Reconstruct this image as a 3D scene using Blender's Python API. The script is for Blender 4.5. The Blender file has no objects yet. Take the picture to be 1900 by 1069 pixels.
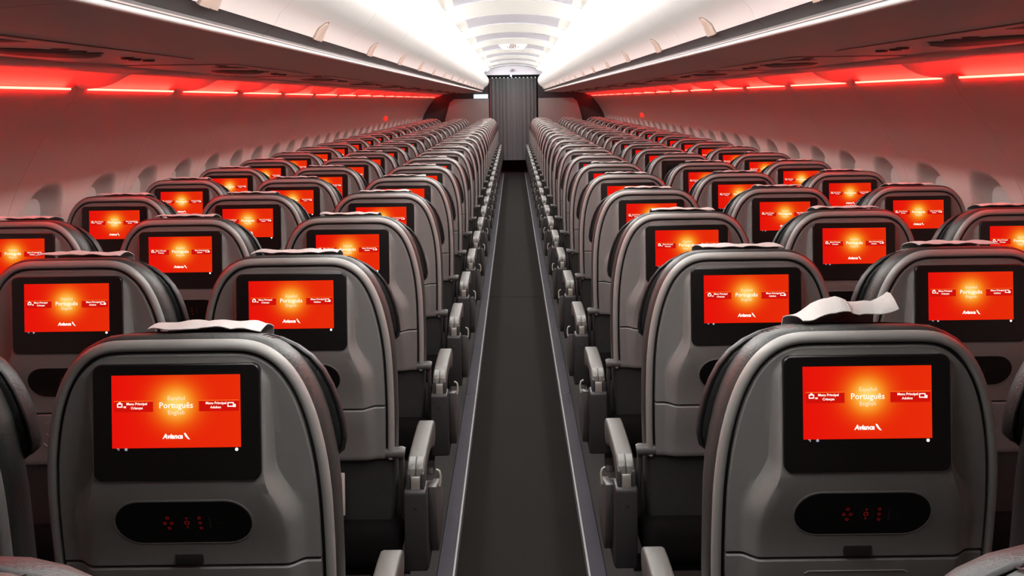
import bpy, bmesh, math, random
from mathutils import Vector

random.seed(7)
scene = bpy.context.scene
C = scene.collection

# ------------------------------------------------------------------ camera, world, exposure
FPX, W_PX, H_PX = 1861.0, 1900.0, 1069.0
CAM_Z = 1.475
cd = bpy.data.cameras.new('camera')
cam = bpy.data.objects.new('camera', cd)
C.objects.link(cam)
cam.location = (-0.007, 0.0, CAM_Z)
cam.rotation_euler = (math.pi/2, 0, 0)
cam.rotation_mode = 'XYZ'
ROLL = 0.013
cam.rotation_euler = (math.pi/2, ROLL, 0)
cd.sensor_fit = 'HORIZONTAL'
cd.sensor_width = 36.0
cd.lens = FPX/W_PX*36.0
cd.shift_x = -(952-950)/W_PX
cd.shift_y = -(534.5-184)/W_PX
cd.clip_start = 0.02
cd.clip_end = 100
scene.camera = cam

w = bpy.data.worlds.new('world'); scene.world = w
w.use_nodes = True
w.node_tree.nodes['Background'].inputs[0].default_value = (0.02, 0.018, 0.018, 1)
w.node_tree.nodes['Background'].inputs[1].default_value = 0.5

vs = scene.view_settings
vs.view_transform = 'Standard'; vs.look = 'None'; vs.gamma = 1.0; vs.exposure = 0.0
vs.use_curve_mapping = False

COVE = 42.0        # white cove lamps above the bins
RED = 86.0         # red sidewall light strips

# ------------------------------------------------------------------ materials
def srgb(r, g, b):
    f = lambda c: (c/255/12.92) if c/255 <= .04045 else ((c/255+.055)/1.055)**2.4
    return (f(r), f(g), f(b))

def mat(name, col, rough=.5, metal=0, noise=0, nscale=60, bump=0, bscale=300, emit=None, es=1, spec=.5, coat=0, sheen=0):
    m = bpy.data.materials.new(name); m.use_nodes = True
    nt = m.node_tree; p = nt.nodes['Principled BSDF']
    p.inputs['Base Color'].default_value = (*col, 1)
    p.inputs['Roughness'].default_value = rough
    p.inputs['Metallic'].default_value = metal
    p.inputs['Specular IOR Level'].default_value = spec
    p.inputs['Coat Weight'].default_value = coat
    p.inputs['Sheen Weight'].default_value = sheen
    tc = nt.nodes.new('ShaderNodeTexCoord')
    if noise:
        n = nt.nodes.new('ShaderNodeTexNoise'); n.inputs['Scale'].default_value = nscale
        n.inputs['Detail'].default_value = 4
        nt.links.new(tc.outputs['Object'], n.inputs['Vector'])
        mx = nt.nodes.new('ShaderNodeMix'); mx.data_type = 'RGBA'
        mx.inputs['A'].default_value = (*[c*(1-noise) for c in col], 1)
        mx.inputs['B'].default_value = (*[min(1, c*(1+noise)) for c in col], 1)
        nt.links.new(n.outputs['Fac'], mx.inputs['Factor'])
        nt.links.new(mx.outputs['Result'], p.inputs['Base Color'])
    if bump:
        n2 = nt.nodes.new('ShaderNodeTexNoise'); n2.inputs['Scale'].default_value = bscale
        n2.inputs['Detail'].default_value = 3
        nt.links.new(tc.outputs['Object'], n2.inputs['Vector'])
        b = nt.nodes.new('ShaderNodeBump'); b.inputs['Strength'].default_value = bump
        b.inputs['Distance'].default_value = .002
        nt.links.new(n2.outputs['Fac'], b.inputs['Height'])
        nt.links.new(b.outputs['Normal'], p.inputs['Normal'])
    if emit:
        p.inputs['Emission Color'].default_value = (*emit, 1)
        p.inputs['Emission Strength'].default_value = es
    return m

M = {}
M['shell'] = mat('seat_shell_plastic', (.235, .228, .222), .42, noise=.05, nscale=40, bump=.12, bscale=900)
M['rim'] = mat('seat_rim_satin', (.32, .312, .30), .48, metal=.15, noise=.04, nscale=30)
M['tray'] = mat('tray_plastic', (.21, .204, .2), .45, noise=.05, nscale=40, bump=.12, bscale=900)
M['leather'] = mat('dark_leather', (.038, .040, .038), .45, noise=.2, nscale=25, bump=.5, bscale=220)
M['leather2'] = mat('black_leather', (.014, .0145, .015), .45, noise=.2, nscale=25, bump=.5, bscale=220)
M['piping'] = mat('black_piping', (.012, .012, .013), .5)
M['bezel'] = mat('black_bezel', (.006, .006, .006), .35)
M['bezel_off'] = mat('dark_screen_glass', (.01, .01, .011), .12)
M['pill'] = mat('black_control_face', (.006, .006, .006), .4)
M['pocket'] = mat('dark_pocket_fabric', (.0055, .0053, .0053), .9, spec=.08, noise=.2, nscale=80)
M['dark'] = mat('dark_plastic', (.016, .0155, .0155), .5, noise=.1)
M['arm'] = mat('armrest_plastic', (.095, .094, .087), .45, noise=.06, nscale=60, bump=.2, bscale=700)
M['armcap'] = mat('armrest_cap_plastic', (.125, .123, .113), .38)
M['pivot'] = mat('armrest_pivot_metal', (.26, .25, .225), .4, metal=.3)
M['shroud'] = mat('shroud_plastic', (.035, .0345, .036), .45, noise=.06)
M['shroud2'] = mat('side_plate_plastic', (.075, .073, .071), .45, noise=.06)
M['lever'] = mat('pale_lever', (.24, .23, .19), .4)
M['metal'] = mat('steel', (.5, .5, .5), .3, metal=1)
M['cloth'] = mat('headrest_cloth', (.52, .495, .48), .9, noise=.06, nscale=120, bump=.5, bscale=400, sheen=.3)
M['paper'] = mat('paper', (.55, .5, .48), .8)
M['wall'] = mat('sidewall_panel', (.53, .45, .42), .55, noise=.03, nscale=15, bump=.08, bscale=500)
M['shade'] = mat('window_shade', (.56, .5, .47), .5, noise=.03, nscale=20)
M['seam'] = mat('seam_dark', (.2, .17, .165), .7)
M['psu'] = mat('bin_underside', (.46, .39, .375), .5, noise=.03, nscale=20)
M['psudark'] = mat('speaker_mesh', (.03, .035, .032), .6, noise=.3, nscale=300)
M['valance'] = mat('valance', (.68, .6, .56), .6)
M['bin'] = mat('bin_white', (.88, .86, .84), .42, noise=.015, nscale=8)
M['band'] = mat('bin_dark_band', (.045, .042, .043), .55, noise=.08, nscale=12)
M['lip'] = mat('bin_lip_white', (.9, .89, .87), .25)
M['latch'] = mat('latch_beige', (.66, .54, .46), .35)
M['latchring'] = mat('latch_ring', (.32, .26, .23), .4)
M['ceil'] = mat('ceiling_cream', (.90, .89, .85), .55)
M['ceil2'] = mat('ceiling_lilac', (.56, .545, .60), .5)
M['floor'] = mat('floor_grey', (.016, .015, .014), .85, noise=.25, nscale=200, bump=.5, bscale=500)
M['carpet'] = mat('aisle_carpet', (.012, .0107, .0094), .95, spec=.1, noise=.22, nscale=120, bump=.6, bscale=600)
M['strip'] = mat('floor_strip', (.045, .042, .057), .32, noise=.25, nscale=9)
M['stripline'] = mat('floor_strip_edge', (.42, .42, .43), .3)
M['curtain'] = mat('grey_curtain', (.105, .109, .112), .85, noise=.12, nscale=90)
M['curtain_red'] = mat('dark_red_edge', (.14, .01, .012), .7)
M['partition'] = mat('grey_partition', (.2, .19, .18), .6, noise=.05, nscale=20)
M['black'] = mat('black_trim', (.012, .014, .014), .5)
M['header'] = mat('header_lilac', (.66, .64, .72), .5)
M['sign'] = mat('sign_face', (.62, .6, .6), .4, emit=(1, .95, .95), es=.12)
M['signtext'] = mat('sign_text', (.1, .015, .015), .6)
M['cove'] = mat('cove_lamp', (.9, .9, .9), .5, emit=(1, .985, .95), es=COVE)
M['redstrip'] = mat('red_light_strip', (.8, .3, .25), .5, emit=(1, .012, .008), es=RED)
M['cool'] = mat('lit_cool_panel', (.6, .7, .75), .4, emit=(.55, .78, .9), es=1.0)
M['bluelight'] = mat('blue_indicator', (.4, .5, .9), .4, emit=(.45, .6, 1), es=4)
M['redlight'] = mat('red_marker', (.6, .05, .03), .4, emit=(1, .03, .015), es=.9)
M['white_lit'] = mat('screen_white', (0, 0, 0), .6, emit=(1, .95, .86), es=1.25, spec=0)
M['pale_lit'] = mat('screen_pale', (0, 0, 0), .6, emit=(1, .82, .55), es=1.0, spec=0)
M['bar'] = mat('screen_bar', (0, 0, 0), .6, emit=(.62, .006, .003), es=1, spec=0)
M['barline'] = mat('screen_bar_line', (0, 0, 0), .6, emit=(1, .14, .012), es=1, spec=0)
M['led'] = mat('white_led', (1, 1, 1), .4, emit=(1, 1, 1), es=2)
M['icon'] = mat('grey_icon', (.3, .3, .35), .4, emit=(.5, .52, .6), es=.6)
M['redicon'] = mat('red_button_icon', (.05, .005, .005), .4, emit=(.35, .012, .01), es=.25)
M['ringicon'] = mat('control_ring', (.04, .035, .035), .4)

def screen_mat():
    m = bpy.data.materials.new('lit_red_display'); m.use_nodes = True
    nt = m.node_tree; nt.nodes.clear()
    N = nt.nodes.new; L = nt.links.new
    out = N('ShaderNodeOutputMaterial'); em = N('ShaderNodeEmission')
    uv = N('ShaderNodeUVMap'); sep = N('ShaderNodeSeparateXYZ')
    L(uv.outputs['UV'], sep.inputs[0])
    def math_(op, a, b=None):
        n = N('ShaderNodeMath'); n.operation = op
        for i, v in enumerate((a, b)):
            if v is None: continue
            if isinstance(v, (int, float)): n.inputs[i].default_value = v
            else: L(v, n.inputs[i])
        return n.outputs[0]
    dx = math_('MULTIPLY', math_('SUBTRACT', sep.outputs[0], .5), 1.76)
    dy = math_('SUBTRACT', sep.outputs[1], .60)
    r = math_('SQRT', math_('ADD', math_('MULTIPLY', dx, dx), math_('MULTIPLY', dy, dy)))
    ramp = N('ShaderNodeValToRGB'); L(r, ramp.inputs[0])
    cr = ramp.color_ramp; cr.interpolation = 'B_SPLINE'
    cr.elements[0].position = 0; cr.elements[0].color = (1, .70, .18, 1)
    cr.elements[1].position = .62; cr.elements[1].color = (.80, .006, .003, 1)
    for p, c in ((.10, (1, .58, .09, 1)), (.2, (.95, .26, .012, 1)), (.31, (.86, .07, .005, 1)), (.45, (.80, .014, .003, 1))):
        e = cr.elements.new(p); e.color = c
    side = N('ShaderNodeMix'); side.data_type = 'RGBA'; side.blend_type = 'ADD'
    f = math_('MULTIPLY', sep.outputs[0], .9)
    L(f, side.inputs['Factor'])
    L(ramp.outputs[0], side.inputs['A']); side.inputs['B'].default_value = (.0, .022, .0, 1)
    L(side.outputs['Result'], em.inputs[0]); em.inputs[1].default_value = 1.0
    L(em.outputs[0], out.inputs[0])
    return m
M['display'] = screen_mat()

# ------------------------------------------------------------------ mesh helpers
class MB:
    def __init__(s): s.v = []; s.f = []; s.mi = []
    def add(s, verts, faces, mi=0):
        o = len(s.v); s.v += [tuple(p) for p in verts]
        s.f += [tuple(i+o for i in f) for f in faces]; s.mi += [mi]*len(faces)
    def box(s, x0, x1, y0, y1, z0, z1, mi=0):
        s.add([(x0,y0,z0),(x1,y0,z0),(x1,y1,z0),(x0,y1,z0),(x0,y0,z1),(x1,y0,z1),(x1,y1,z1),(x0,y1,z1)],
              [(0,3,2,1),(4,5,6,7),(0,1,5,4),(1,2,6,5),(2,3,7,6),(3,0,4,7)], mi)
    def grid(s, rows, mi=0, closed=False):
        n = len(rows[0]); fs = []
        for i in range(len(rows)-1):
            for j in range(n if closed else n-1):
                k = (j+1) % n
                fs.append((i*n+j, i*n+k, (i+1)*n+k, (i+1)*n+j))
        s.add([p for r in rows for p in r], fs, mi)
    def tube(s, pts, r, n=8, mi=0, cap=True):
        pts = [Vector(p) for p in pts]; rows = []
        for i, p in enumerate(pts):
            d = (pts[min(i+1, len(pts)-1)] - pts[max(i-1, 0)]).normalized()
            a = d.orthogonal().normalized() if i == 0 else (pa - d*pa.dot(d)).normalized()
            pa = a; b = d.cross(a)
            rr = r[i] if isinstance(r, (list, tuple)) else r
            rows.append([p + (a*math.cos(t)+b*math.sin(t))*rr for t in [2*math.pi*k/n for k in range(n)]])
        o = len(s.v)
        s.grid(rows, mi, True)
        if cap:
            s.f.append(tuple(o+k for k in range(n))[::-1]); s.mi.append(mi)
            e = o+(len(rows)-1)*n
            s.f.append(tuple(e+k for k in range(n))); s.mi.append(mi)
    def prism(s, poly, axis, a, b, mi=0):
        """poly: 2D points; extruded along axis from a to b"""
        def P(u, v, w): return {'x': (w, u, v), 'y': (u, w, v), 'z': (u, v, w)}[axis]
        n = len(poly)
        s.add([P(u, v, a) for u, v in poly]+[P(u, v, b) for u, v in poly],
              [tuple(range(n))[::-1], tuple(range(n, 2*n))]+[(i, (i+1) % n, n+(i+1) % n, n+i) for i in range(n)], mi)
    def mesh(s, name, mats, bevel=0, seg=2, ang=40, smooth=True):
        me = bpy.data.meshes.new(name)
        me.from_pydata(s.v, [], s.f)
        if not isinstance(mats, (list, tuple)): mats = [mats]
        for m in mats: me.materials.append(M[m])
        me.polygons.foreach_set('material_index', s.mi)
        bm = bmesh.new(); bm.from_mesh(me)
        bmesh.ops.remove_doubles(bm, verts=bm.verts, dist=1e-5)
        bmesh.ops.recalc_face_normals(bm, faces=bm.faces)
        if bevel:
            es = [e for e in bm.edges if len(e.link_faces) == 2 and e.calc_face_angle(0) > math.radians(30)]
            bmesh.ops.bevel(bm, geom=es, offset=bevel, segments=seg, profile=.5, affect='EDGES', clamp_overlap=True)
        bm.to_mesh(me); bm.free()
        if smooth:
            me.polygons.foreach_set('use_smooth', [True]*len(me.polygons))
            me.set_sharp_from_angle(angle=math.radians(ang))
        me.update()
        return me

def ob(name, me, parent=None, loc=(0,0,0), rot=(0,0,0), **props):
    o = bpy.data.objects.new(name, me); C.objects.link(o)
    o.location = loc; o.rotation_euler = rot
    if parent: o.parent = parent
    for k, v in props.items(): o[k] = v
    return o

def lerp_list(pts, x):
    for (a, u), (b, v) in zip(pts, pts[1:]):
        if x <= b: return u+(v-u)*max(0, (x-a))/(b-a) if b > a else v
    return pts[-1][1]
def sm(a, b, x):
    t = max(0, min(1, (x-a)/(b-a))); return t*t*(3-2*t)

def text_mesh(body, width, cx, cz, shear=0, offset=0, height=None):
    """flat lettering in the x-z plane; returns verts, faces centred at cx, cz"""
    cu = bpy.data.curves.new('txt', 'FONT'); cu.body = body; cu.size = 1
    cu.shear = shear; cu.offset = offset; cu.resolution_u = 2
    cu.align_x = 'LEFT'
    o = bpy.data.objects.new('txt', cu); C.objects.link(o)
    dg = bpy.context.evaluated_depsgraph_get(); dg.update()
    me = o.evaluated_get(dg).to_mesh()
    vs_ = [v.co.copy() for v in me.vertices]; fs = [tuple(p.vertices) for p in me.polygons]
    o.evaluated_get(dg).to_mesh_clear()
    bpy.data.objects.remove(o); bpy.data.curves.remove(cu)
    x0 = min(v.x for v in vs_); x1 = max(v.x for v in vs_)
    y0 = min(v.y for v in vs_); y1 = max(v.y for v in vs_)
    s = width/(x1-x0); sz = s if height is None else height/(y1-y0)
    return [(cx+(v.x-(x0+x1)/2)*s, cz+(v.y-(y0+y1)/2)*sz) for v in vs_], fs

ORD = ['zeroth','first','second','third','fourth','fifth','sixth','seventh','eighth','ninth','tenth','eleventh','twelfth',
       'thirteenth','fourteenth','fifteenth','sixteenth','seventeenth','eighteenth','nineteenth','twentieth',
       'twenty-first','twenty-second','twenty-third','twenty-fourth','twenty-fifth']
SIDE = {-1: 'port', 1: 'starboard'}

Y_REAR, Y_END = -2.2, 19.75

# ------------------------------------------------------------------ the setting: floor
b = MB(); b.box(-1.95, 1.95, Y_REAR, Y_END+2.5, -.05, 0)
ob('floor', b.mesh('floor', 'floor', smooth=False), kind='structure', label='dark grey cabin floor under the seat rows')
fl = bpy.data.objects['floor']
for y0, y1 in ((Y_REAR, 7.452), (7.46, Y_END+1.5)):
    b = MB(); b.box(-.20, .20, y0, y1, 0, .006)
    ob('carpet', b.mesh('carpet', 'carpet', bevel=.002, seg=1), fl)
for s in (-1, 1):
    y = Y_REAR
    while y < Y_END:
        y1 = min(y+2.4, Y_END)
        b = MB()
        a0, a1 = sorted((s*.213, s*.262)); b.box(a0, a1, y, y1-.004, 0, .008)
        ob('floor_light_strip', b.mesh('floor_light_strip', 'strip', bevel=.002, seg=1), fl)
        b = MB(); a0, a1 = sorted((s*.2065, s*.2128)); b.box(a0, a1, y, y1-.004, 0, .010)
        ob('strip_edge', b.mesh('strip_edge', 'stripline', smooth=False), fl)
        y += 2.4
b = MB(); b.box(-1.95, 1.95, Y_REAR-.06, Y_REAR, 0, 2.3)
ob('wall_rear', b.mesh('wall_rear', 'partition', smooth=False), kind='structure', label='plain grey rear partition closing the cabin')

# ------------------------------------------------------------------ sidewalls with windows
PANEL = 1.066
J0 = 3.60                     # a panel joint
WALL_PTS = [(1.552,1.528),(1.615,1.455),(1.69,1.36),(1.745,1.27),(1.795,1.17),(1.83,1.07),(1.855,.95),(1.87,.82),(1.88,.7),(1.885,.55),(1.875,.4),(1.85,.2),(1.81,.0)]
def wall_x(z): return lerp_list([(p[1], p[0]) for p in WALL_PTS[::-1]], z)
WZ = .95
def win_r(dy, dz): return ((abs(dy)/.178)**2.5+(abs(dz)/.222)**2.5)**.4
zs = [0, .2, .4, .55, .66]
z = .70
while z < 1.215: zs.append(z); z += .0125
zs += [1.24, 1.28, 1.33, 1.38, 1.43, 1.48, 1.515, 1.528]
def smooth_wall_x(z): return sum(wall_x(z+d) for d in (-.05, -.025, 0, .025, .05))/5
ys = [-PANEL/2+.001+(PANEL-.002)*i/72 for i in range(73)]
rows = []
for z in zs:
    r_ = []
    for y in ys:
        dep = 0
        for wc in (-PANEL/4, PANEL/4):
            r = win_r(y-wc, z-WZ)
            if r < 1.06:
                dep = max(dep, .052*sm(1.0, .77, r)) if r < 1 else dep - .005*math.sin((r-1)/.06*math.pi)
                if r < .76: dep = .052+.018*sm(.76, .73, r)
        zz = z
        if z > 1.5:                                # small arched bumps of the panel top at the joints
            e = PANEL/2-abs(y)
            if e < .085: zz = z + .016*math.cos(e/.085*math.pi/2)*(1 if z > 1.52 else .3)
        r_.append((smooth_wall_x(z)+dep*.97, y, zz+dep*.12))
    rows.append(r_)
# turned-in lip at the top and returns at both joints
rows.append([(p[0]+.012, p[1], p[2]+.002) for p in rows[-1]])
rows.append([(p[0]+.006, p[1], p[2]-.03) for p in rows[-1]])
b = MB(); b.grid(rows)
for j in (0, -1):
    b.grid([[r[j] for r in rows[:-2]], [(r[j][0]+.03, r[j][1], r[j][2]) for r in rows[:-2]]])
panel_me = b.mesh('panel', 'wall', ang=50)
b = MB()
pts = []
n = 40
def shade_row(k):
    out = []
    for i in range(n):
        a = 2*math.pi*i/n
        c, s_ = math.cos(a), math.sin(a)
        rr = 1/((abs(c)/.178)**2.5+(abs(s_)/.222)**2.5)**.4*.735*k
        zz = WZ+s_*rr
        out.append((smooth_wall_x(zz)+.056, c*rr, zz))
    return out
rws = [shade_row(k) for k in (1, .75, .5, .25, .02)]
rws = [[(p[0]+.012, p[1], p[2]) for p in rws[0]]]+rws
b.grid(rws, 0, True)
shade_me = b.mesh('shade', 'shade')
bk = MB()
bk.grid([[(smooth_wall_x(z)+.12, y, z) for y in (Y_REAR, Y_END+2.5)] for z in (0, .2, .5, .8, 1.0, 1.15, 1.3, 1.45, 1.56)])
back_me = bk.mesh('wall_backing', 'seam')

b = MB()   # glowing strip per panel, sitting behind the panel's lip
b.box(1.560, 1.570, -PANEL/2+.075, PANEL/2-.075, 1.5275, 1.5345)
strip_me = b.mesh('light_strip', 'redstrip', smooth=False)
# scooped valance bay between panel top and bin underside
AX, AZ, BX, BZ = 1.385, 1.582, 1.585, 1.535
rows = []
for i in range(41):
    y = -PANEL/2+PANEL*i/40
    e = PANEL/2-abs(y)
    R = .30
    k = 1 if e > R else math.sqrt(max(0, 1-((R-e)/R)**2))
    k -= .32*max(0, 1-e/.12)**1.5
    r_ = []
    for j in range(13):
        q = j/12
        x = AX+(BX-AX)*q; z = AZ+(BZ-AZ)*q
        z += .004*math.sin(q*math.pi) + .075*k*math.sin(min(q, .9999)*math.pi)**.8
        x += .035*k*math.sin(q*math.pi)
        r_.append((x, y, z))
    rows.append(r_)
b = MB(); b.grid(rows)
val_me = b.mesh('valance', 'valance', ang=70)

def side_rot(s): return (0, 0, 0 if s > 0 else math.pi)
k0, k1 = -6, 15
for s in (-1, 1):
    wl = ob('wall_left' if s < 0 else 'wall_right', None, kind='structure', label='red-lit %s cabin sidewall of curved panels with shaded windows' % SIDE[s])
    ob('wall_backing', back_me, wl, (0, 0, 0) if s > 0 else (0, Y_REAR+Y_END+2.5, 0), side_rot(s))
    for k in range(k0, k1+1):
        yc = J0+PANEL*(k+.5)
        if yc-PANEL/2 > Y_END+.2: break
        p = ob('panel', panel_me, wl, (0, yc, 0), side_rot(s))
        for d in (-1, 1): ob('window_shade', shade_me, p, (0, d*PANEL/4, 0))
        ob('valance', val_me, wl, (0, yc, 0), side_rot(s))
        nfc = k1+1-k
        if k < -2: continue
        ob('light_strip', strip_me, None, (0, yc, 0), side_rot(s), category='light', group='red sidewall light strips',
           label='red glowing light strip above the %s windows, %s from the curtain' % (SIDE[s], ORD[nfc]))

# ------------------------------------------------------------------ ceiling
CE = [(0,2.135),(.1,2.132),(.2,2.124),(.3,2.109),(.39,2.088),(.46,2.063),(.52,2.033),(.565,2.0),(.588,1.975),(.60,1.957)]
def arch(y0, y1, dz, m):
    b = MB()
    prof = [(-x, z) for x, z in CE[:0:-1]]+CE
    nn = 6
    rr = []
    for i in range(nn+1):
        y = y0+(y1-y0)*i/nn
        u = (i/nn*2-1)
        rr.append([(x, y, z+dz*(1-(abs(x)/.60)**4)*(1-.85*u**4)) for x, z in prof])
    b.grid(rr)
    for i, f in enumerate(b.f): b.mi[i] = 1 if min(abs(b.v[q][0]) for q in f) > .38 else 0  # cream sides: lamp glare washing out the lilac band ends, put into colour
    # end walls down to the base profile
    for y in (y0, y1):
        b.grid([[(x, y, z+dz*(1-(abs(x)/.60)**4)*.15) for x, z in prof], [(x, y, z-.002) for x, z in prof]])
    return b.mesh('panel', [m, 'ceil'], ang=50)
cl = ob('ceiling', None, kind='structure', label='arched white ceiling of cream panels and lilac recessed bands')
BP = 2.11
k = -5
ceil_c = arch(-.5, .5, .004, 'ceil')
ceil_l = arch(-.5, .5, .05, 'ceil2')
for k in range(-5, 6):
    y0 = 7.74+BP*k
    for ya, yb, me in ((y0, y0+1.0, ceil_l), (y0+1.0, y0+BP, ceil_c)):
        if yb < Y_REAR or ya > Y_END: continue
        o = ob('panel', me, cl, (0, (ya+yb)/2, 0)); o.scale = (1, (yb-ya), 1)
b = MB(); b.box(-.9, .9, Y_REAR, Y_END, 2.2, 2.24)
ob('ceiling_backing', b.mesh('ceiling_backing', 'seam', smooth=False), cl)

# ceiling edge lights: one luminous panel per bin length on each side
def lamp_profile(mi_):
    b = MB()
    b.prism([(.455, 2.0605), (.512, 2.0235), (.516, 2.030), (.459, 2.067)], 'y', -.525, .525, 0)
    return b
b = lamp_profile(0)
for i in range(len(b.f)):
    b.mi[i] = 1
b.mi[2] = 0
lamp_me = b.mesh('cove_light', ['cove', 'ceil'], smooth=False)
BIN = 1.066
B0 = 1.905
bins = list(range(-3, 17))
COVE_FROM = -1
for s in (-1, 1):
    for k in bins:
        if k < COVE_FROM: continue
        ob('cove_light', lamp_me, None, (0, B0+BIN*k, 0), side_rot(s), category='ceiling light', group='white light panels along the ceiling edges',
           label='glowing white ceiling edge light above the %s bins, %s from the curtain' % (SIDE[s], ORD[bins[-1]+1-k]))

# ------------------------------------------------------------------ overhead bins
DOOR = [(0.585,1.661),(0.573,1.688),(0.552,1.711),(0.525,1.732),(0.498,1.758),(0.480,1.790),(0.473,1.825),(0.478,1.865),(0.497,1.905),(0.518,1.930),(0.538,1.947)]
G = .0013
def binlen(prof_closed, name, m, g=G, bevel=0):
    b = MB(); b.prism(prof_closed, 'y', -BIN/2+g, BIN/2-g); return b.mesh(name, m, bevel=bevel, ang=50)
door_me = binlen(DOOR+[(.56,1.95),(.62,1.90),(.62,1.70)], 'door', 'bin')
band_me = binlen([(.6035,1.626),(.612,1.632),(.612,1.64),(.5865,1.6600),(.60,1.667),(.66,1.70),(.70,1.70),(.70,1.626)], 'bin_edge', 'band')
lip_me = binlen([(.601,1.6165),(.5975,1.6195),(.5975,1.6235),(.6005,1.627),(.607,1.6275),(.64,1.6275),(.64,1.614)], 'lip', 'lip')
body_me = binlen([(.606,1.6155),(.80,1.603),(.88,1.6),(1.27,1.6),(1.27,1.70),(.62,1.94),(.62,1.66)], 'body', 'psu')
trim_me = binlen([(1.2755,1.592),(1.285,1.5885),(1.388,1.5815),(1.40,1.60),(1.2755,1.62)], 'outer_trim', 'psu', bevel=.002)
# latch: half-oval paddle standing on the band
b = MB()
def latch_poly(wd, ht): return [(wd*math.cos(a), ht*math.sin(a)) for a in [math.pi*i/14 for i in range(15)]]
def on_face(u, h, off):
    # u along y, h up the door face from its lower edge, off outwards
    acc = 0; P = [(.5868,1.6585)]+DOOR
    for (x0, z0), (x1, z1) in zip(P, P[1:]):
        L = math.hypot(x1-x0, z1-z0)
        if acc+L >= h:
            t = (h-acc)/L; nx, nz = -(z1-z0)/L, (x1-x0)/L
            return (x0+(x1-x0)*t+nx*off, u, z0+(z1-z0)*t+nz*off)
        acc += L
def latch_mesh(wd, ht, off, m):
    b = MB(); po = latch_poly(wd, ht)
    rows = [[on_face(u, max(0.0005, h)*k_, o_) for u, h in [(u*k2, h*k2) for u, h in po]] for k_, k2, o_ in
            ((1, 1, -.004), (1, 1, off*.7), (1, .9, off), (1, .5, off*1.15), (1, .05, off*1.2))]
    b.grid(rows)
    return b.mesh('latch', m, ang=60)
latch_ring_me = latch_mesh(.064, .066, .003, 'latchring')
latch_me = latch_mesh(.058, .060, .007, 'latch')
for s in (-1, 1):
    for k in bins:
        t = ob('overhead_bin', None, None, (0, B0+BIN*k, 0), side_rot(s), category='luggage bin', group='overhead bins',
               label='white overhead bin with beige latch, %s side, %s from the curtain' % (SIDE[s], ORD[bins[-1]+1-k]))
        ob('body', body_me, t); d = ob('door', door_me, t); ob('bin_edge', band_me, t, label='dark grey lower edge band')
        ob('lip', lip_me, t, label='glossy white lip')
        ob('latch_surround', latch_ring_me, d); ob('latch', latch_me, d, label='beige half-oval latch')

for s in (-1, 1):
    for k in bins: ob('outer_trim', trim_me, bpy.data.objects['wall_left' if s < 0 else 'wall_right'], (0, B0+BIN*k, 0), side_rot(s))

# passenger service fixtures under the bins
PS = 1.60
b = MB()
def under_z(x): return 1.5992
def disc(b, cx, cy, rx, ry, h, mi=0, n=24, lens=False, dome=.6):
    rows = []
    for k_, hh in ((1, 0), (1, h*dome), (.85, h), (.4, h), (.02, h)):
        r_ = []
        for i in range(n):
            a = 2*math.pi*i/n
            c, s_ = math.cos(a), math.sin(a)
            if lens: x, y = cx+rx*s_*abs(s_)**.15*k_, cy+ry*c*k_
            else: x, y = cx+rx*c*k_, cy+ry*s_*k_
            r_.append((x, y, under_z(x)+.0005-hh))
        rows.append(r_)
    b.grid(rows, mi, True)
b.box(.90, 1.262, -.60, .60, 1.5925, 1.62)
for i, v in enumerate(b.v): b.v[i] = (v[0], v[1], under_z(v[0])-.003 if v[2] < 1.6 else under_z(v[0])-.0003)
plate_me = b.mesh('plate', 'psu', bevel=.0015, seg=1)
b = MB(); disc(b, 1.08, 0, .085, .225, .009, lens=True); grille_me = b.mesh('speaker_grille', 'psudark', ang=60)
b = MB(); disc(b, 0.955, 0, .019, .024, .006, n=16); read_me = b.mesh('reading_light', 'psudark', ang=50)
b = MB(); disc(b, 1.005, 0, .017, .02, .009, n=16); vent_me = b.mesh('air_nozzle', 'psudark', ang=50)
b = MB(); b.box(.93, 1.03, -.05, .05, 1.588, 1.60)
for i, v in enumerate(b.v): b.v[i] = (v[0], v[1], under_z(v[0])-.004 if v[2] < 1.59 else under_z(v[0]))
btn_me = b.mesh('call_buttons', 'band', bevel=.003)
np_ = 0
ypos = [2.22+PS*k for k in range(-2, 11)]
for s in (-1, 1):
    for i, y in enumerate(ypos):
        t = ob('service_panel', None, None, (0, y, 0), side_rot(s), category='service panel', group='passenger service panels',
               label='overhead service panel with dark oval speaker, %s side, %s from the curtain' % (SIDE[s], ORD[len(ypos)-i]))
        ob('plate', plate_me, t); ob('speaker_grille', grille_me, t, (0, .1*s, 0), label='dark lens-shaped grille')
        ob('call_buttons', btn_me, t, (0, -.36*s, 0))
        for q in range(3):
            ob('reading_light', read_me, t, (.012*(q % 2), (-.56+.075*q)*s, 0)); ob('air_nozzle', vent_me, t, (.01*(q % 2), (.38+.075*q)*s, 0))
            ob('reading_light', read_me, t, (.03, (-.05+.09*q)*s, 0))

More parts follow.
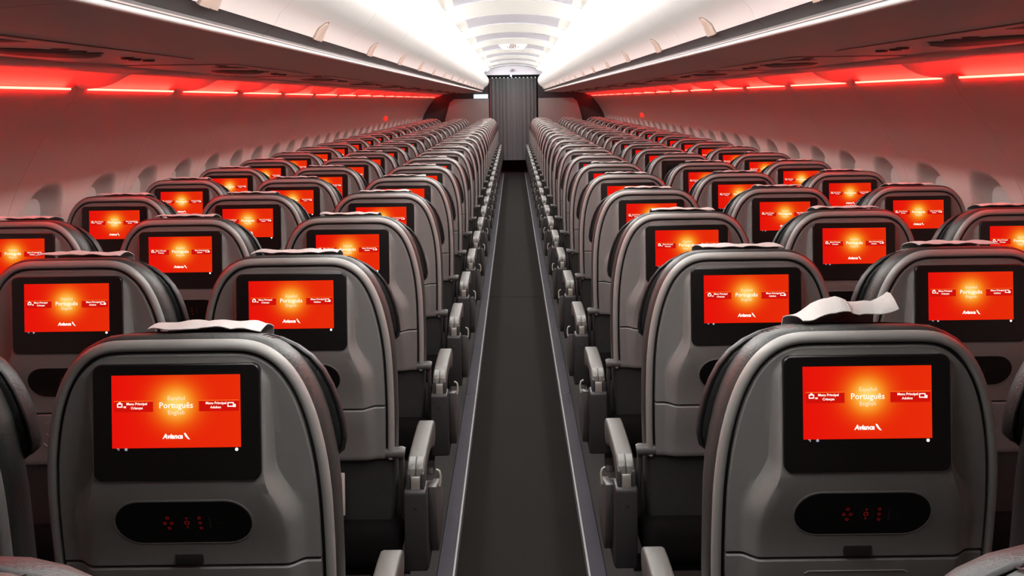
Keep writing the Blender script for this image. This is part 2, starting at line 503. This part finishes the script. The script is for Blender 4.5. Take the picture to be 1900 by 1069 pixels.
# ------------------------------------------------------------------ seats
RC = math.radians(11); cr, sr = math.cos(RC), math.sin(RC)
ZT = 1.118
ZS = ZT+.011
def B(x, t, n): return (x, t*sr-n*cr, ZT-t*cr-n*sr)
HALF = [(0,0),(.05,0),(.085,.0004),(.105,.0022),(.122,.0068),(.138,.0148),(.153,.0265),(.167,.042),(.179,.061),(.190,.085),(.2005,.117),(.209,.155),(.2155,.198),(.2195,.25),(.2205,.3),(.2205,.365),(.219,.43),(.2165,.50)]
def dens(pts, f=2):
    # Catmull-Rom densify
    out = []
    for i in range(len(pts)-1):
        p0, p1, p2, p3 = pts[max(i-1, 0)], pts[i], pts[i+1], pts[min(i+2, len(pts)-1)]
        for k in range(f):
            u = k/f
            out.append(tuple(.5*((2*p1[d])+(-p0[d]+p2[d])*u+(2*p0[d]-5*p1[d]+4*p2[d]-p3[d])*u*u+(-p0[d]+3*p1[d]-3*p2[d]+p3[d])*u**3) for d in (0, 1)))
    return out+[pts[-1]]
HD = dens(HALF)
PATH = [(-x, t) for x, t in HD[:0:-1]]+HD
def inset(path, o):
    out = []
    for i, p in enumerate(path):
        a = path[max(i-1, 0)]; c = path[min(i+1, len(path)-1)]
        dx, dt = c[0]-a[0], c[1]-a[1]; L = math.hypot(dx, dt)
        out.append((p[0]-dt/L*o, p[1]+dx/L*o))
    return out
def sweep(b, path, section, mi=0, closed_ends=True, closed_sec=True):
    rws = []
    cols = [[B(x, t, n) for x, t in inset(path, o)] for o, n in section]
    for i in range(len(path)): rws.append([c[i] for c in cols])
    o_ = len(b.v)
    b.grid(rws, mi, closed_sec)
    if closed_ends:
        m_ = len(section)
        b.f.append(tuple(o_+k for k in range(m_))); b.mi.append(mi)
        e = o_+(len(path)-1)*m_
        b.f.append(tuple(e+k for k in range(m_))[::-1]); b.mi.append(mi)
SM = {}
b = MB()
sweep(b, PATH, [(.004,-.020),(.0008,-.014),(.0,-.009),(.0025,-.0035),(.007,-.0005),(.011,0),(.0145,-.003),(.0155,-.010),(.0155,-.020)])
SM['rim'] = b.mesh('rim', 'rim', ang=50)
b = MB()
sweep(b, PATH, [(.0145,-.011),(.0215,-.011),(.0215,-.022),(.0145,-.022)])
SM['groove'] = b.mesh('rim_seal', 'piping', ang=50)

INS = inset(HD, .0205)
INS = [p for i, p in enumerate(INS) if p[0] >= 0]
def h_at(t):
    prev = INS[0]
    for p in INS:
        if p[1] >= t and p[1] > prev[1]:
            u = (t-prev[1])/(p[1]-prev[1]) if p[1] > prev[1] else 0
            return prev[0]+(p[0]-prev[0])*max(0, u)
        prev = p if p[1] >= prev[1] else prev
        if p[1] <= .0206: prev = p
    return INS[-1][0]
def house_w(t):
    h = h_at(t)
    wb = .127+.022*sm(.19, .29, t); wd = .012+.018*sm(.19, .29, t)
    a = min(wb, .82*h); return a, min(a+wd, .93*h)
DT = .011
def house(x, t):
    wb, wo = house_w(t)
    t = t+DT
    if t < .222: p = max(0, (t-.036))*.192
    else: p = .0357-.0205*sm(.222, .378, t)
    if t > .378: p = .0152*(1-sm(.378, .50, t)*.6)
    return p*sm(wo, wb, abs(x))
def back_grid(t0, t1, tl, m, name, thick=.014):
    b = MB(); rws = []
    def cols(t):
        h = h_at(t); a, c = house_w(t)
        r = [a*i/9 for i in range(10)]+[a+(c-a)*i/6 for i in range(1, 7)]+[c+(h-c)*q for q in (.25, .5, .75, .95, 1)]
        return [-x for x in r[:0:-1]]+r
    for t in tl:
        r_ = []; cc = cols(t)
        for i, x in enumerate(cc):
            n = house(x, t)
            if i in (0, len(cc)-1): n -= .003
            if t == tl[0] or t == tl[-1]: n -= .0025
            r_.append(B(x, t, n))
        rws.append(r_)
    b.grid(rws)
    # skirts
    for seq in ([r[0] for r in rws], [r[-1] for r in rws], rws[0], rws[-1]):
        b.grid([seq, [(p[0], p[1]+thick*cr, p[2]+thick*sr) for p in seq]])
    return b.mesh(name, m, ang=38)
TL = [.0207,.0212,.0222,.024,.0268,.0305,.035,.041,.048,.056,.065,.076,.088,.1,.115,.13,.145,.16,.175,.19,.2,.207,.213,.218,.222,.2235,.228,.236,.246,.258,.27,.285,.3,.315,.33,.345,.358,.366,.370,.3725]
TL = [.0207,.0212,.0222,.024,.0268]+[t-DT for t in TL if t >= .041]
SM['panel'] = back_grid(.02, .3725, TL, 'shell', 'back_panel')
TT = [.3765,.3785,.383,.39,.4,.412,.425,.44,.455,.47,.485,.497,.505,.509]
TT = [t-DT for t in TT]
SM['tray'] = back_grid(.3765, .509, TT, 'tray', 'tray_table', .018)
# tray recess lines: raised U-shaped ledges round the cup well
b = MB()
def ridge(pts, r=.0011): b.tube([B(x, t-DT, house(x, t-DT)+.0003) for x, t in pts], r, 6)
ridge([(-.080,.400),(-.074,.396),(.074,.396),(.080,.400)])
ridge([(-.083,.425),(-.078,.4285),(0,.429),(.078,.4285),(.083,.425)])
ridge([(-.092,.450),(-.088,.457),(-.078,.461),(0,.4615),(.078,.461),(.088,.457),(.092,.450)])
SM['tray_ledge'] = b.mesh('cup_ledge', 'rim', ang=60)
b = MB()
b.prism([(-.0225,ZS-.346),(.0225,ZS-.346),(.0215,ZS-.365),(-.0215,ZS-.365)], 'y', 0, .02)
me_off = B(0, .341, house(0, .341)+.0012)[1]
for i, v in enumerate(b.v): b.v[i] = (v[0], v[1]+me_off+.001, v[2])
SM['latch'] = b.mesh('latch', 'dark', bevel=.002)

# monitor: vertical glass plate; its lower edge stands proud of the sloping shell
YM = B(0, .031, .0035)[1]
def rrect(x0, x1, z0, z1, r, n=5):
    out = []
    for cx, cz, a0 in ((x1-r, z1-r, 0), (x0+r, z1-r, 90), (x0+r, z0+r, 180), (x1-r, z0+r, 270)):
        for i in range(n+1):
            a = math.radians(a0+90*i/n); out.append((cx+r*math.cos(a), cz+r*math.sin(a)))
    return out
b = MB()
z1, z0 = ZS-.043, ZS-.217
p0 = rrect(-.125, .125, z0, z1, .013); p1 = rrect(-.1235, .1235, z0+.0015, z1-.0015, .012)
L0 = len(p0)
b.add([(x, YM+.03, z) for x, z in p0]+[(x, YM-.002, z) for x, z in p0]+[(x, YM-.0035, z) for x, z in p1],
      [(i, (i+1) % L0, L0+(i+1) % L0, L0+i) for i in range(L0)]+[(L0+i, L0+(i+1) % L0, 2*L0+(i+1) % L0, 2*L0+i) for i in range(L0)]+[tuple(range(2*L0, 3*L0))])
SM['monitor'] = b.mesh('monitor', 'bezel', ang=30)
YD = YM-.0041
def px(x): return (x-327.5)/239*.192
def pz(y): return ZS-.0585-(y-693)/135.5*.1085
def display_mesh(m):
    me = bpy.data.meshes.new('display')
    xa, xb, za, zb = px(208), px(447), pz(828.5), pz(693)
    me.from_pydata([(xa,YD,za),(xb,YD,za),(xb,YD,zb),(xa,YD,zb)], [], [(0,1,2,3)])
    uv = me.uv_layers.new(name='UVMap')
    for l, c in zip(uv.data, ((0,0),(1,0),(1,1),(0,1))): l.uv = c
    me.materials.append(M[m]); return me
SM['display'] = display_mesh('display')
SM['display_off'] = display_mesh('bezel_off')
YT = YD-.0005
def quad(x0, x1, y0, y1, mi, yy=YT): b.add([(px(x0),yy,pz(y1)),(px(x1),yy,pz(y1)),(px(x1),yy,pz(y0)),(px(x0),yy,pz(y0))], [(0,1,2,3)], mi)
def txt(body, w_, cx, cy, mi=0, **k):
    v, f = text_mesh(body, w_/239*.192, px(cx), pz(cy), **k)
    b.add([(x, YT-.0005, z) for x, z in v], f, mi)
def ppoly(pts, mi=0): b.add([(px(x), YT-.0005, pz(y)) for x, y in pts], [tuple(range(len(pts)))], mi)
def ringrect(x0, x1, y0, y1, w_):
    for a in ((x0,x1,y0,y0+w_),(x0,x1,y1-w_,y1),(x0,x0+w_,y0,y1),(x1-w_,x1,y0,y1)):
        ppoly([(a[0],a[2]),(a[1],a[2]),(a[1],a[3]),(a[0],a[3])])
for i, (x0, x1) in enumerate(((213, 285), (370, 444))):
    b = MB(); quad(x0, x1, 741.5, 761, 0); quad(x0, x1, 740, 741.6, 1, YT-.0002)
    SM['bar', i] = b.mesh('menu_bar', ['bar', 'barline'], smooth=False)
b = MB(); txt('Português', 62, 328, 750.5, offset=.004); SM['word', 0] = b.mesh('lettering', 'white_lit', smooth=False)
b = MB(); txt('Español', 32, 328.5, 737, offset=.004); SM['word', 1] = b.mesh('lettering', 'pale_lit', smooth=False)
b = MB(); txt('English', 30, 328, 763.5, offset=.004); SM['word', 2] = b.mesh('lettering', 'pale_lit', smooth=False)
b = MB(); txt('Menu Principal', 38, 255, 746.3, offset=.02); txt('Crianças', 22, 255, 753.8, offset=.02); SM['word', 3] = b.mesh('lettering', 'white_lit', smooth=False)
b = MB(); txt('Menu Principal', 38, 402, 746.3, offset=.02); txt('Adultos', 20, 401, 753.3, offset=.02); SM['word', 4] = b.mesh('lettering', 'white_lit', smooth=False)
b = MB(); txt('Avianca', 38, 321, 806.5, shear=.2, offset=.04, height=.0078)
ppoly([(341.5,800.5),(345,801),(348,806),(353,813),(348.5,811.5),(344,806.5)]); SM['logo'] = b.mesh('logo', 'white_lit', smooth=False)
b = MB(); ringrect(218.5, 228.5, 744.5, 752, 1.8); ppoly([(221,744.5),(222,742),(225,742),(226,744.5)]); ringrect(230.5, 235, 750, 753, 1); SM['icon', 0] = b.mesh('icon', 'white_lit', smooth=False)
b = MB(); ringrect(423, 435, 744.5, 753, 1.8); ppoly([(435,748),(438.5,748),(438.5,753.5),(433,753.5)]); SM['icon', 1] = b.mesh('icon', 'white_lit', smooth=False)
b = MB()
def bdisc(cx, cy, r, mi, y):
    b.add([(px(cx)+r*math.cos(a), y, pz(cy)+r*math.sin(a)) for a in [2*math.pi*i/14 for i in range(14)]], [tuple(range(14))], mi)
bdisc(439, 832.5, .0023, 0, YD-.0006)
def bpoly(pts, mi): b.add([(px(x), YD-.0006, pz(y)) for x, y in pts], [tuple(range(len(pts)))], mi)
bpoly([(216.5,829),(218.5,827.5),(218.5,830.5)], 1); bpoly([(218.5,828.5),(221.5,828.5),(221.5,832),(219,832),(219,831),(220.7,831),(220.7,829.4),(218.5,829.4)], 1)
bpoly([(230.5,830),(234,827.3),(237.5,830),(236.3,830),(236.3,832.7),(231.7,832.7),(231.7,830)], 1)
SM['marks'] = b.mesh('touch_icons', ['led', 'icon'], smooth=False)

# control panel: stadium-shaped black recess with a raised lip
def stadium(cx, cz, hw_, hh, n=12):
    out = []
    for i in range(n+1):
        a = -math.pi/2+math.pi*i/n; out.append((cx+hw_-hh+hh*math.cos(a), cz+hh*math.sin(a)))
    for i in range(n+1):
        a = math.pi/2+math.pi*i/n; out.append((cx-hw_+hh+hh*math.cos(a), cz+hh*math.sin(a)))
    return out
def SB(x, t, off): return B(x, t-DT, house(min(abs(x), .12), t-DT)+off)
b = MB()
tc = .290
rws = []
for hw_, hh, off in ((.1075,.0425,-.002),(.1065,.0415,.0006),(.1045,.0395,.0007),(.103,.038,.0003)):
    rws.append([SB(x, t, off) for x, t in stadium(0, tc, hw_, hh)])
b.grid(rws, 0, True)
SM['pill_lip'] = b.mesh('control_lip', 'shell', ang=60)
b = MB()
rws = [[SB(x, t, .0005) for x, t in stadium(0, tc, .1035, .0385)]]
for k_ in (.95, .7, .4, .1): rws.append([SB(x, t, .0003) for x, t in stadium(0, tc, .1035*k_, .0385*k_)])
b.grid(rws, 0, True)
last = len(b.v)-26
b.f.append(tuple(range(last, last+26))); b.mi.append(0)
SM['pill'] = b.mesh('control_panel', 'pill', ang=60)
b = MB()
def cdot(x, t, r, mi, n=10): b.add([SB(x+r*math.cos(a), t+r*math.sin(a), .0012) for a in [2*math.pi*i/n for i in range(n)]], [tuple(range(n))], mi)
def cring(x, t, r, w_, mi, n=20):
    b.grid([[SB(x+q*math.cos(a), t+q*math.sin(a), .0011) for a in [2*math.pi*i/n for i in range(n)]] for q in (r, r-w_)], mi, True)
for x, t in ((-.0155,.2805),(-.0205,.2905),(-.010,.2905),(-.0148,.3)): cring(x-.008, t, .0028, .0014, 0)
for x, t in ((.0245,.281),(.025,.2905),(.0255,.3005)): cring(x, t, .0026, .0013, 0)
cring(.006, .290, .0115, .0012, 1); cring(.005, .290, .004, .0016, 0); cdot(.005, .2815, .0016, 0); cdot(.005, .298, .0016, 0)
b.add([SB(x, t, .0011) for x, t in ((.0385,.28),(.0415,.28),(.0415,.302),(.0385,.302))], [(0,1,2,3)], 1)
cdot(.053, .2905, .0022, 1)
SM['buttons'] = b.mesh('buttons', ['redicon', 'ringicon'], smooth=False)

# back cushion, behind the shell
def Bc(x, t, n): return (x, t*sr-n, ZT-t*cr+.16*n)
def loft(b, outl, secs, mi=0):
    """outl: half outline (x,t) from top centre; secs: (outward offset, n)"""
    full = [(-x, t) for x, t in outl[:0:-1]]+outl
    rws = [[Bc(x, t, n) for x, t in inset(full, -o)] for o, n in secs]
    o_ = len(b.v); m_ = len(full)
    b.grid(rws, mi, True)
    b.f.append(tuple(o_+k for k in range(m_))); b.mi.append(mi)
    e = o_+(len(rws)-1)*m_
    b.f.append(tuple(e+k for k in range(m_))); b.mi.append(mi)
CUSH = dens([(0,-.009),(.05,-.009),(.09,-.0085),(.112,-.006),(.13,.001),(.147,.011),(.162,.0245),(.175,.042),(.187,.064),(.197,.09),(.206,.122),(.213,.16),(.2185,.2),(.221,.25),(.221,.3),(.220,.4),(.216,.5),(.212,.6),(.205,.67)], 1)
b = MB(); loft(b, CUSH, [(-.012,-.012),(-.004,-.017),(.001,-.026),(.0025,-.04),(.003,-.06),(.001,-.085),(-.006,-.097),(-.02,-.105)])
SM['cushion'] = b.mesh('back_cushion', 'leather', ang=50)
HEAD = dens([(0,-.004),(.06,-.004),(.10,-.002),(.13,.006),(.155,.019),(.177,.037),(.194,.06),(.206,.086),(.215,.115),(.2215,.148),(.224,.178),(.221,.192),(.212,.2),(.19,.204),(.1,.206)], 1)
b = MB(); loft(b, HEAD, [(-.006,-.088),(.001,-.093),(.004,-.104),(.004,-.125),(.0,-.142),(-.012,-.153),(-.03,-.158)])
SM['headrest'] = b.mesh('headrest', 'leather2', ang=50)
b = MB()
full = [(-x, t) for x, t in HEAD[:0:-1]]+HEAD
b.tube([Bc(x, t, -.0935) for x, t in inset(full, -.0045)], .0035, 6)
SM['hpiping'] = b.mesh('piping', 'piping', ang=60)
for sx in (-1, 1):
    b = MB()
    for q in range(3):
        x = sx*(.118+.006*q)
        tt = lerp_list([(p[0], p[1]) for p in CUSH], abs(x))
        b.tube([Bc(x-sx*.004, tt+.002, -.032), Bc(x, tt-.0025, -.05), Bc(x+sx*.003, tt-.0035, -.068), Bc(x+sx*.004, tt-.0008, -.088)], .0011, 5)
    SM['stitch', sx] = b.mesh('stitching', 'leather2', ang=60)

# seat cushion, pocket, beams, legs
b = MB(); b.box(-.226, .226, .10, .56, .355, .47)
SM['seat'] = b.mesh('seat_cushion', 'pocket', bevel=.035, seg=3)
b = MB()
pr = [B(0, .515, -.012)[1:], B(0, .70, -.02)[1:], (.20, .33), (.225, .33), B(0, .70, -.045)[1:], B(0, .515, -.03)[1:]]
b.prism(pr, 'x', -.195, .195)
SM['pocket'] = b.mesh('seat_pocket', 'pocket', bevel=.006)
b = MB()
for y, z in ((.2, .33), (.46, .33)): b.tube([(-.24, y, z), (.24, y, z)], .021, 10)
SM['beam'] = b.mesh('beam', 'dark', ang=50)
def leg_mesh(y0, y1):
    b = MB(); b.prism([(y0-.025,.33),(y0+.025,.33),(y1+.02,.02),(y1+.035,.0),(y1-.035,0),(y1-.02,.02)], 'x', -.016, .016)
    return b.mesh('leg', 'dark', bevel=.004)
SM['leg_a'] = leg_mesh(.2, .17); SM['leg_b'] = leg_mesh(.46, .5)

# tray arms
for s in (-1, 1):
    b = MB()
    p = B(0, .488, -.012)
    b.tube([(s*.196, p[1], p[2]), (s*.2285, p[1], p[2])], .0135, 14)
    b.tube([(s*.2275, p[1], p[2]), (s*.2345, p[1], p[2]), (s*.2405, p[1], p[2]-.001)], [.0145, .0145, .0125], 14)
    b.tube([(s*.232, p[1]+.001, p[2]-.006), (s*.2325, p[1]+.02, p[2]-.06), (s*.232, p[1]+.05, p[2]-.12), (s*.230, p[1]+.09, p[2]-.19)], [.007, .0065, .0065, .009], 8)
    SM['tarm', s] = b.mesh('tray_arm', 'shroud2', ang=50)

# armrests (x centred on 0, used at +-.2645 on the aisle, +-.254 between seats)
def arm_prof():
    top = [(.118,.592),(.13,.606),(.15,.613),(.2,.617),(.3,.6195),(.38,.6195),(.42,.616),(.440,.608),(.449,.594),(.448,.574),(.437,.556),(.415,.547),(.39,.552),(.36,.566),(.31,.577),(.25,.581),(.2,.578),(.17,.568),(.15,.552),(.135,.545),(.118,.548)]
    return top
b = MB(); b.prism(arm_prof(), 'x', -.0215, .0215)
SM['arm'] = b.mesh('armrest', 'arm', bevel=.0055, seg=2, ang=50)
b = MB()
for x0, x1 in ((-.0185, -.0006), (.0006, .0185)):
    b.prism([(.112,.578),(.1145,.598),(.128,.6085),(.152,.6155),(.152,.60),(.13,.575)], 'x', x0, x1)
SM['armcap'] = b.mesh('end_cap', 'armcap', bevel=.0012, seg=1)
b = MB()
b.prism([(.1085,.5815),(.1065,.57),(.1065,.545),(.108,.53),(.14,.53),(.14,.58)], 'x', -.0115, .0115)
SM['pivot'] = b.mesh('pivot', 'pivot', bevel=.003, ang=50)
b = MB()
for x0, x1 in ((-.021, -.013), (.013, .021)):
    b.prism([(.1095,.588),(.107,.57),(.109,.53),(.15,.53),(.16,.58),(.13,.60)], 'x', x0, x1)
SM['cheek'] = b.mesh('pivot_cheek', 'shroud', bevel=.002)
# shroud under the aisle armrest
b = MB(); b.prism([(.0985,.545),(.104,.552),(.16,.552),(.30,.50),(.40,.45),(.42,.40),(.33,.34),(.17,.335),(.125,.35),(.108,.43)], 'x', -.0275, .0255)
SM['shroud'] = b.mesh('shroud', 'shroud', bevel=.006, ang=50)
b = MB(); b.prism([(.155,.525),(.29,.5),(.40,.445),(.40,.42),(.33,.365),(.22,.36),(.185,.40)], 'x', 0, .02)
plate_v = list(b.v)
for s in (-1, 1):
    b2 = MB(); b2.prism([(.155,.54),(.30,.505),(.40,.445),(.40,.42),(.33,.36),(.22,.355),(.185,.40)], 'x', min(0, s*.022), max(0, s*.022))
    SM['side_plate', s] = b2.mesh('side_plate', 'shroud2', bevel=.004, ang=50)
    b2 = MB(); b2.tube([(s*.020,.225,.556),(s*.028,.222,.553),(s*.031,.22,.544),(s*.031,.217,.53),(s*.029,.214,.518)], .0032, 8)
    SM['lever', s] = b2.mesh('lever', 'lever', ang=60)
b = MB(); b.tube([(0,.1005,.513),(0,.0968,.513)], .0023, 8); SM['screw'] = b.mesh('screw', 'metal')

# headrest cloths
def cloth_mesh(seed, x0, x1, lift=.0, flap=0):
    rnd = random.Random(seed)
    ph = [rnd.uniform(0, 6.28) for _ in range(6)]
    b = MB(); nx, ny = 26, 12
    g = []
    for j in range(ny+1):
        q = j/ny; r_ = []
        for i in range(nx+1):
            u = i/nx
            x = x0+(x1-x0)*u + .004*math.sin(3*q+ph[0])*(1 if u > .5 else -1)
            # path: rear edge on the cushion top, over to the headrest front and down
            edge = .006*math.sin(u*5+ph[1])+.004*math.sin(u*11+ph[2])
            n = -.052-edge*(1-q) - .112*min(1, q/.6)
            t = -.0155-.008*math.sin(min(1, q/.6)*math.pi)
            if abs(x) > .09: t += (abs(x)-.09)*.22
            if q > .6:
                t += (q-.6)/.4*.10; n = -.036-.128-.002
            wav = .0016*math.sin(u*17+ph[3]+q*4)+.0022*math.sin(u*7+ph[4]-q*3)
            up = (abs(wav)+lift*max(0, math.sin(u*math.pi*1.1+ph[5]*.1)))*(1 if q < .6 else .3)
            if flap:
                prof = lerp_list([(0,.0),(.10,.006),(.2,.018),(.32,.0265),(.42,.0275),(.55,.0215),(.7,.020),(.85,.0215),(.95,.026),(1,.033)], u)
                up += prof*math.exp(-((q-.22)/.26)**2)*flap
            p = Bc(x, t, n)
            r_.append((p[0], p[1], p[2]+up+.001))
        g.append(r_)
    lo = [[(p[0], p[1]-.0012*min(1, j/ny), p[2]-.0012) for p in r] for j, r in enumerate(g)]
    b.grid(g); b.grid(lo)
    for A, Z in ((g[0], lo[0]), (g[-1], lo[-1]), ([r[0] for r in g], [r[0] for r in lo]), ([r[-1] for r in g], [r[-1] for r in lo])): b.grid([A, Z])
    return b.mesh('headrest_cloth', 'cloth', ang=60)
CL = [cloth_mesh(11+i, -.088+random.uniform(-.012, .012), .092+random.uniform(-.012, .012), .002*random.random()) for i in range(6)]
CL_A = cloth_mesh(3, -.056, .108, .002)
CL_B = cloth_mesh(5, -.085, .070, .0, 1.0)

P_ROW = .775
Y1 = 1.496
NROW = 23
def rowphrase(n):
    if n <= 10: return 'rearmost row' if n == 0 else '%s row from the rear' % ORD[n+1]
    return '%s row from the curtain' % ORD[NROW+1-n]
COL = ['aisle', 'middle', 'window']
OFF_SEATS = {(7, 1, 1)}
def seat(n, s, c):
    y = .697 if n == 0 else Y1+P_ROW*(n-1)
    x = s*(.515+.508*c)
    near = n <= 13
    off = (n, s, c) in OFF_SEATS
    st = 'switched-off dark screen' if off else 'glowing red screen'
    t = ob('cabin_seat', None, None, (x, y, 0), category='seat', group='grey cabin seats in rows of three either side of the aisle',
           label='grey %s-side %s seat, %s, %s' % (SIDE[s], COL[c], st, rowphrase(n)))
    ob('back_panel', SM['panel'], t); ob('rim', SM['rim'], t, label='light grey satin rim'); ob('rim_seal', SM['groove'], t)
    tr = ob('tray_table', SM['tray'], t)
    if near: ob('cup_ledge', SM['tray_ledge'], tr); ob('latch', SM['latch'], tr)
    mo = ob('monitor', SM['monitor'], t, label='black monitor surround')
    ob('display', SM['display_off' if off else 'display'], mo, label='dark display' if off else 'red display with orange glow')
    if not off:
        if near:
            for q in (0, 1): ob('menu_bar', SM['bar', q], mo); ob('icon', SM['icon', q], mo)
            for q in range(5): ob('lettering', SM['word', q], mo)
            ob('logo', SM['logo'], mo, label='white airline logo')
    if near: ob('touch_icons', SM['marks'], mo)
    cp = ob('control_panel', SM['pill'], t, label='black pill-shaped control recess'); ob('control_lip', SM['pill_lip'], cp)
    if n <= 6: ob('buttons', SM['buttons'], cp, label='faint red button icons')
    cu = ob('back_cushion', SM['cushion'], t)
    hr = ob('headrest', SM['headrest'], t)
    if near: [ob('stitching', SM['stitch', q], cu, kind='stuff') for q in (-1, 1)]; ob('piping', SM['hpiping'], hr)
    ob('seat_cushion', SM['seat'], t); ob('seat_pocket', SM['pocket'], t); ob('beam', SM['beam'], t)
    for q in (-1, 1): ob('tray_arm', SM['tarm', q], t)
    # outboard armrest
    a = ob('armrest', SM['arm'], t, (s*.254, 0, 0)); a.scale = (.6, 1, 1); ob('pivot_cheek', SM['cheek'], a); ob('pivot', SM['pivot'], a)
    if c == 0:
        ax = -s*.2645
        a = ob('armrest', SM['arm'], t, (ax, 0, 0)); ob('end_cap', SM['armcap'], a); ob('pivot', SM['pivot'], a); ob('pivot_cheek', SM['cheek'], a)
        sh = ob('shroud', SM['shroud'], t, (ax, 0, 0)); ob('side_plate', SM['side_plate', -s], sh, (-s*.024, 0, 0))
        if near: ob('screw', SM['screw'], sh); ob('lever', SM['lever', -s], sh, (-s*.02, 0, 0), label='pale release lever')
    if c in (0, 2):
        lx = -s*.16 if c == 0 else s*.05
        ob('leg', SM['leg_a'], t, (lx, 0, 0)); ob('leg', SM['leg_b'], t, (lx, 0, 0))
    if n == 0: return
    # cloth
    if (n, s, c) == (1, -1, 0): me, d = CL_A, 'flat white'
    elif (n, s, c) == (1, 1, 0): me, d = CL_B, 'crumpled upstanding white'
    else: me, d = CL[(n*7+c*3+(s > 0)*2) % 6], 'white'
    ob('headrest_cloth', me, None, (x, y, 0), category='headrest cloth', group='white cloths over the headrests',
       label='%s headrest cloth on %s %s seat, %s' % (d, SIDE[s], COL[c], rowphrase(n)))
for n in range(0, NROW+1):
    for s in (-1, 1):
        for c in range(3):
            if n == 0 and c > 0: continue
            if n in (1, 2) and c > 1: continue
            seat(n, s, c)

# a paper bag poking out of a seat pocket
b = MB(); p = B(0, .52, -.02)
b.prism([(.0,.50),(.0,.585),(.006,.6),(.008,.5)], 'x', 0, .07)
o = ob('paper_bag', b.mesh('paper_bag', 'paper', bevel=.001, seg=1), None, (-.515+.03, Y1+P_ROW+.088, 0), category='paper bag',
       label='white paper bag in the pocket of a port aisle seat')

# ------------------------------------------------------------------ front of the cabin
YF = Y_END
b = MB()
rows = []
for i in range(0, 151):
    u = i/150; x = -.46+.93*u
    r_ = []
    for z in (.26, .5, 1.0, 1.5, 1.9):
        a = .022*(.75+.25*math.sin(u*9))*(1-.2*(z > 1.8))
        r_.append((x+.006*math.sin(u*60+z), YF+.25+a*math.sin(u*2*math.pi*13+.5*math.sin(u*20)), z))
    rows.append(r_)
b.grid(rows); b.grid([[(p[0], p[1]+.006, p[2]) for p in r] for r in rows])
t = ob('curtain', b.mesh('curtain', 'curtain', ang=80), category='curtain', label='grey pleated curtain closing the end of the aisle')
b = MB(); b.box(-.475, -.455, YF+.22, YF+.26, .26, 1.9); ob('curtain_edge', b.mesh('curtain_edge', 'curtain_red', bevel=.003), t, label='dark red curtain edge')
b = MB()
for i in range(12): b.box(-.43+.078*i, -.405+.078*i, YF+.22, YF+.28, 1.895, 1.915)
ob('curtain_hooks', b.mesh('curtain_hooks', 'lip', smooth=False), t)
b = MB(); b.tube([(-.62, YF+.25, 1.935), (.62, YF+.25, 1.935)], .016, 10)
ob('curtain_rail', b.mesh('curtain_rail', 'black'), category='rail', label='black curtain rail above the grey curtain')
b = MB(); b.box(-.062, -.028, YF+.20, YF+.232, 1.925, 1.96)
ob('indicator_light', b.mesh('indicator_light', 'bluelight', bevel=.006), category='light', label='small blue-white indicator light on the curtain rail')
# header above the curtain
prof = [(-x, z) for x, z in CE[:0:-1]]+CE
b = MB(); b.prism([(.62, 1.955)]+[(-.62, 1.955)]+[(x, z+.0) for x, z in prof], 'y', YF+.02, YF+.06)
ob('trim_1', b.mesh('trim_1', 'header', smooth=False), kind='structure', label='pale lilac header panel above the curtain')
# side partitions under the bins
for s in (-1, 1):
    b = MB()
    xs = [.50, 1.20, 1.34, 1.40, 1.40, .50]
    b.prism([(s*.49, 0), (s*1.40, 0), (s*1.36, 1.1), (s*1.27, 1.42), (s*1.18, 1.49), (s*.49, 1.49)], 'y', YF+.20, YF+.25)
    ob('wall_front_left' if s < 0 else 'wall_front_right', b.mesh('wall_front', 'partition', bevel=.004), kind='structure',
       label='grey forward partition on the %s side of the curtain' % SIDE[s])
    b = MB()
    b.prism([(s*.485, 1.49), (s*1.16, 1.49), (s*1.25, 1.43), (s*1.36, 1.1), (s*1.40, 0), (s*1.95, 0), (s*1.95, 2.2), (s*.60, 2.2), (s*.485, 1.94)], 'y', YF+.26, YF+.31)
    ob('wall_front_frame_left' if s < 0 else 'wall_front_frame_right', b.mesh('front_frame', 'black', smooth=False), kind='structure', label='black frame behind the %s forward partition' % SIDE[s])
b = MB(); b.box(-2, 2, YF+2.4, YF+2.45, 0, 2.4)
ob('wall_front', b.mesh('wall_far', 'black', smooth=False), kind='structure', label='dark wall beyond the curtain')
b = MB(); b.box(-.79, -.505, YF+.16, YF+.195, 1.495, 1.58)
ob('lit_panel', b.mesh('lit_panel', 'cool', bevel=.006), category='lit panel', label='small glowing cool white panel beside the curtain under the bin')

def sign(y, zc, wd, name_label, face=True):
    t = ob('exit_sign', None, None, (0, y, zc), category='sign', label=name_label, group='cabin exit signs')
    if face:
        b = MB(); b.prism([(-wd/2, .045), (wd/2, .045), (wd/2*.86, .0), (wd/2*.62, -.042), (-wd/2*.62, -.042), (-wd/2*.86, 0)], 'y', -.012, .03)
        ob('face', b.mesh('face', 'sign', bevel=.006), t)
    b = MB()
    for body, w_, cz in (('SAÍDA', .075, .018), ('EXIT', .085, -.012)):
        v, f = text_mesh(body, w_, 0, cz, offset=.02); b.add([(x, -.0135, z) for x, z in v], f)
    for q in (-1, 1): b.add([(q*.068, -.0135, -.003), (q*.068, -.0135, -.021), (q*.056, -.0135, -.012)], [(0, 1, 2)])
    ob('lettering', b.mesh('lettering', 'signtext', smooth=False), t)
sign(11.95, 2.105, .37, 'white exit sign hanging from the ceiling above the aisle')
sign(YF+.012, 2.04, .3, 'exit lettering on the lilac header above the curtain', False)

for s in (-1, 1):
    b = MB(); xx = wall_x(1.23)
    b.box(-.05, 0, -.03, .03, -.03, .03)
    ob('exit_marker', b.mesh('exit_marker', 'redlight', bevel=.008), None, (s*(xx+.0)+(0 if s > 0 else .05), 13.6, 1.235), category='marker light', group='red exit markers',
       label='small red marker light on the %s sidewall' % SIDE[s])
